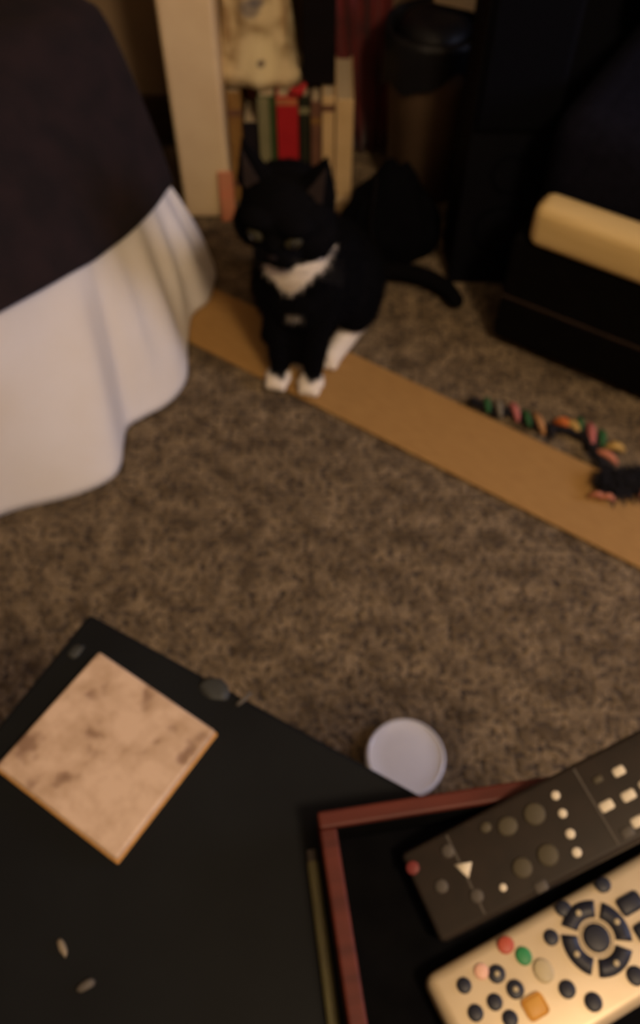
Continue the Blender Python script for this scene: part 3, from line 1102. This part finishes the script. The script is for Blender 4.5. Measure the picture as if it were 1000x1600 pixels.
def fur_col(p):
    wgt = 0.0
    nz = .006 * mnoise.noise((p.x * 60, p.y * 60, p.z * 60))
    # front paws
    if p.y < .035 and abs(p.x) < .055:
        wgt = max(wgt, 1 - smoothstep(.022 + nz, .029 + nz, p.z))
    # hind foot on the room side
    wgt = max(wgt, 1 - smoothstep(.024 + nz, .031 + nz, seg_dist(p, HFA, HFB)) if p.x > .02 and p.z < .042 else 0)
    # bib on the chest
    hl = MHI @ p
    if not (hl.z > -.044 and hl.length < .085) and p.y < .045:
        lo = .196 + .95 * abs(p.x + .004) + nz
        wgt = max(wgt, smoothstep(lo - .003, lo + .004, p.z) * (1 - smoothstep(.050, .056, abs(p.x))) * (1 - smoothstep(.275, .285, p.z)))
        dd = math.hypot((p.x - .004) / .016, (p.z - .150) / .009)
        if p.y < .03:
            wgt = max(wgt, .28 * (1 - smoothstep(.5, 1.1, dd)))  # white chest spot, its dim partial lighting put into the colour as grey
    return BLK.lerp(WHT, wgt)


nv = len(body_me.vertices)
cols4 = np.ones((nv, 4), dtype=np.float32)
for i, v in enumerate(body_me.vertices):
    cols4[i, :3] = fur_col(v.co)
at = body_me.color_attributes.new('Col', 'FLOAT_COLOR', 'POINT')
at.data.foreach_set('color', cols4.ravel())
for p in body_me.polygons:
    p.use_smooth = True
body_me.materials.clear()
body_me.materials.append(FUR)
bo_ = bpy.data.objects.new('body', body_me)
C.objects.link(bo_)
bo_.parent = cat

# short fur strands
fv, ff, fc = [], [], []
polys = list(body_me.polygons)
rs = random.Random(9)
for k in range(16000):
    pl = polys[rs.randrange(len(polys))]
    c0 = pl.center
    nrm = pl.normal
    hl = MH.inverted() @ c0
    onhead = hl.length < .066 or c0.z > .30
    if c0.z < .012:
        continue
    face = onhead and hl.y < -.03
    ln_ = rs.uniform(.004, .007) if onhead else rs.uniform(.008, .015)
    if c0.z < .04:
        ln_ *= .4
    if face:
        ln_ *= .5
    flow = Vector((0, .15, -1)) if not onhead else (c0 - HC).normalized() + Vector((0, .6, 0))
    dr = (nrm * .55 + (flow - nrm * flow.dot(nrm)) * .8 + Vector((rs.uniform(-.3, .3), rs.uniform(-.3, .3), rs.uniform(-.3, .3)))).normalized()
    s = dr.cross(nrm)
    if s.length < 1e-3:
        continue
    s = s.normalized() * rs.uniform(.0005, .0010)
    i0 = len(fv)
    b0 = c0 - nrm * .001
    tip = b0 + dr * ln_
    if tip.z < .002:
        tip.z = .002
    fv += [b0 - s, b0 + s, tip]
    ff.append((i0, i0 + 1, i0 + 2))
    fc += [fur_col(c0)] * 3
fo = mesh_obj('fur', fv, ff, FUR, cat)
fo['kind'] = 'stuff'
c4 = np.ones((len(fv), 4), dtype=np.float32)
c4[:, :3] = np.array([tuple(c) for c in fc], dtype=np.float32)
at = fo.data.color_attributes.new('Col', 'FLOAT_COLOR', 'POINT')
at.data.foreach_set('color', c4.ravel())

# eyes (half closed), nose, inner ears, whiskers
for s in (-1, 1):
    q = bmesh.new()
    bmesh.ops.create_uvsphere(q, u_segments=20, v_segments=12, radius=1)
    for v in q.verts:
        v.co = Vector((v.co.x * .0105, v.co.y * .006, v.co.z * .0068))
    e = bm_obj('eye', q, M['eye'], cat, True)
    e.matrix_local = MH @ Matrix.Translation((s * .0225, -.0505, .008)) @ Matrix.Rotation(s * D(24), 4, 'Z') @ Matrix.Rotation(s * D(-14), 4, 'Y')
    q = bmesh.new()
    bmesh.ops.create_uvsphere(q, u_segments=14, v_segments=10, radius=1)
    for v in q.verts:
        v.co = Vector((v.co.x * .0034, v.co.y * .002, v.co.z * .0058))
    pu = bm_obj('pupil', q, M['pupil'], e, True)
    pu.location = (0, -.0048, 0)
    # inner ear
    iv = [MH @ Vector((s * (.033 + a), -.0125 + c, z)) for a, c, z in ((-.012, -.001, .036), (.012, -.001, .036), (.014, .010, .078))]
    iv2 = [v + MH.to_3x3() @ Vector((0, .006, 0)) for v in iv]
    mesh_obj('inner_ear', iv + iv2, [(0, 1, 2), (3, 5, 4), (0, 3, 4, 1), (1, 4, 5, 2), (2, 5, 3, 0)], M['ear_in'], cat)
    for k in range(5):
        a = D(-18 + k * 9)
        w0 = Vector((s * .020, -.056, -.020 + .003 * (k - 2)))
        pts_ = []
        for t in (0, .35, .7, 1):
            pts_.append(MH @ (w0 + Vector((s * .062 * t * math.cos(a), -.010 * t + .02 * t * t, .05 * t * math.sin(a) - .012 * t * t))))
        bm_obj('whisker', tube_bm(pts_, [.0002, .00018, .00013, .00008], 5), M['whisker'], cat)
q = bmesh.new()
bmesh.ops.create_icosphere(q, subdivisions=2, radius=1)
for v in q.verts:
    v.co = Vector((v.co.x * .0065 * (1 + .5 * v.co.z), v.co.y * .004, v.co.z * .0048))
no = bm_obj('nose', q, M['nose'], cat, True)
no.matrix_local = MH @ Matrix.Translation((0, -.0625, -.011))
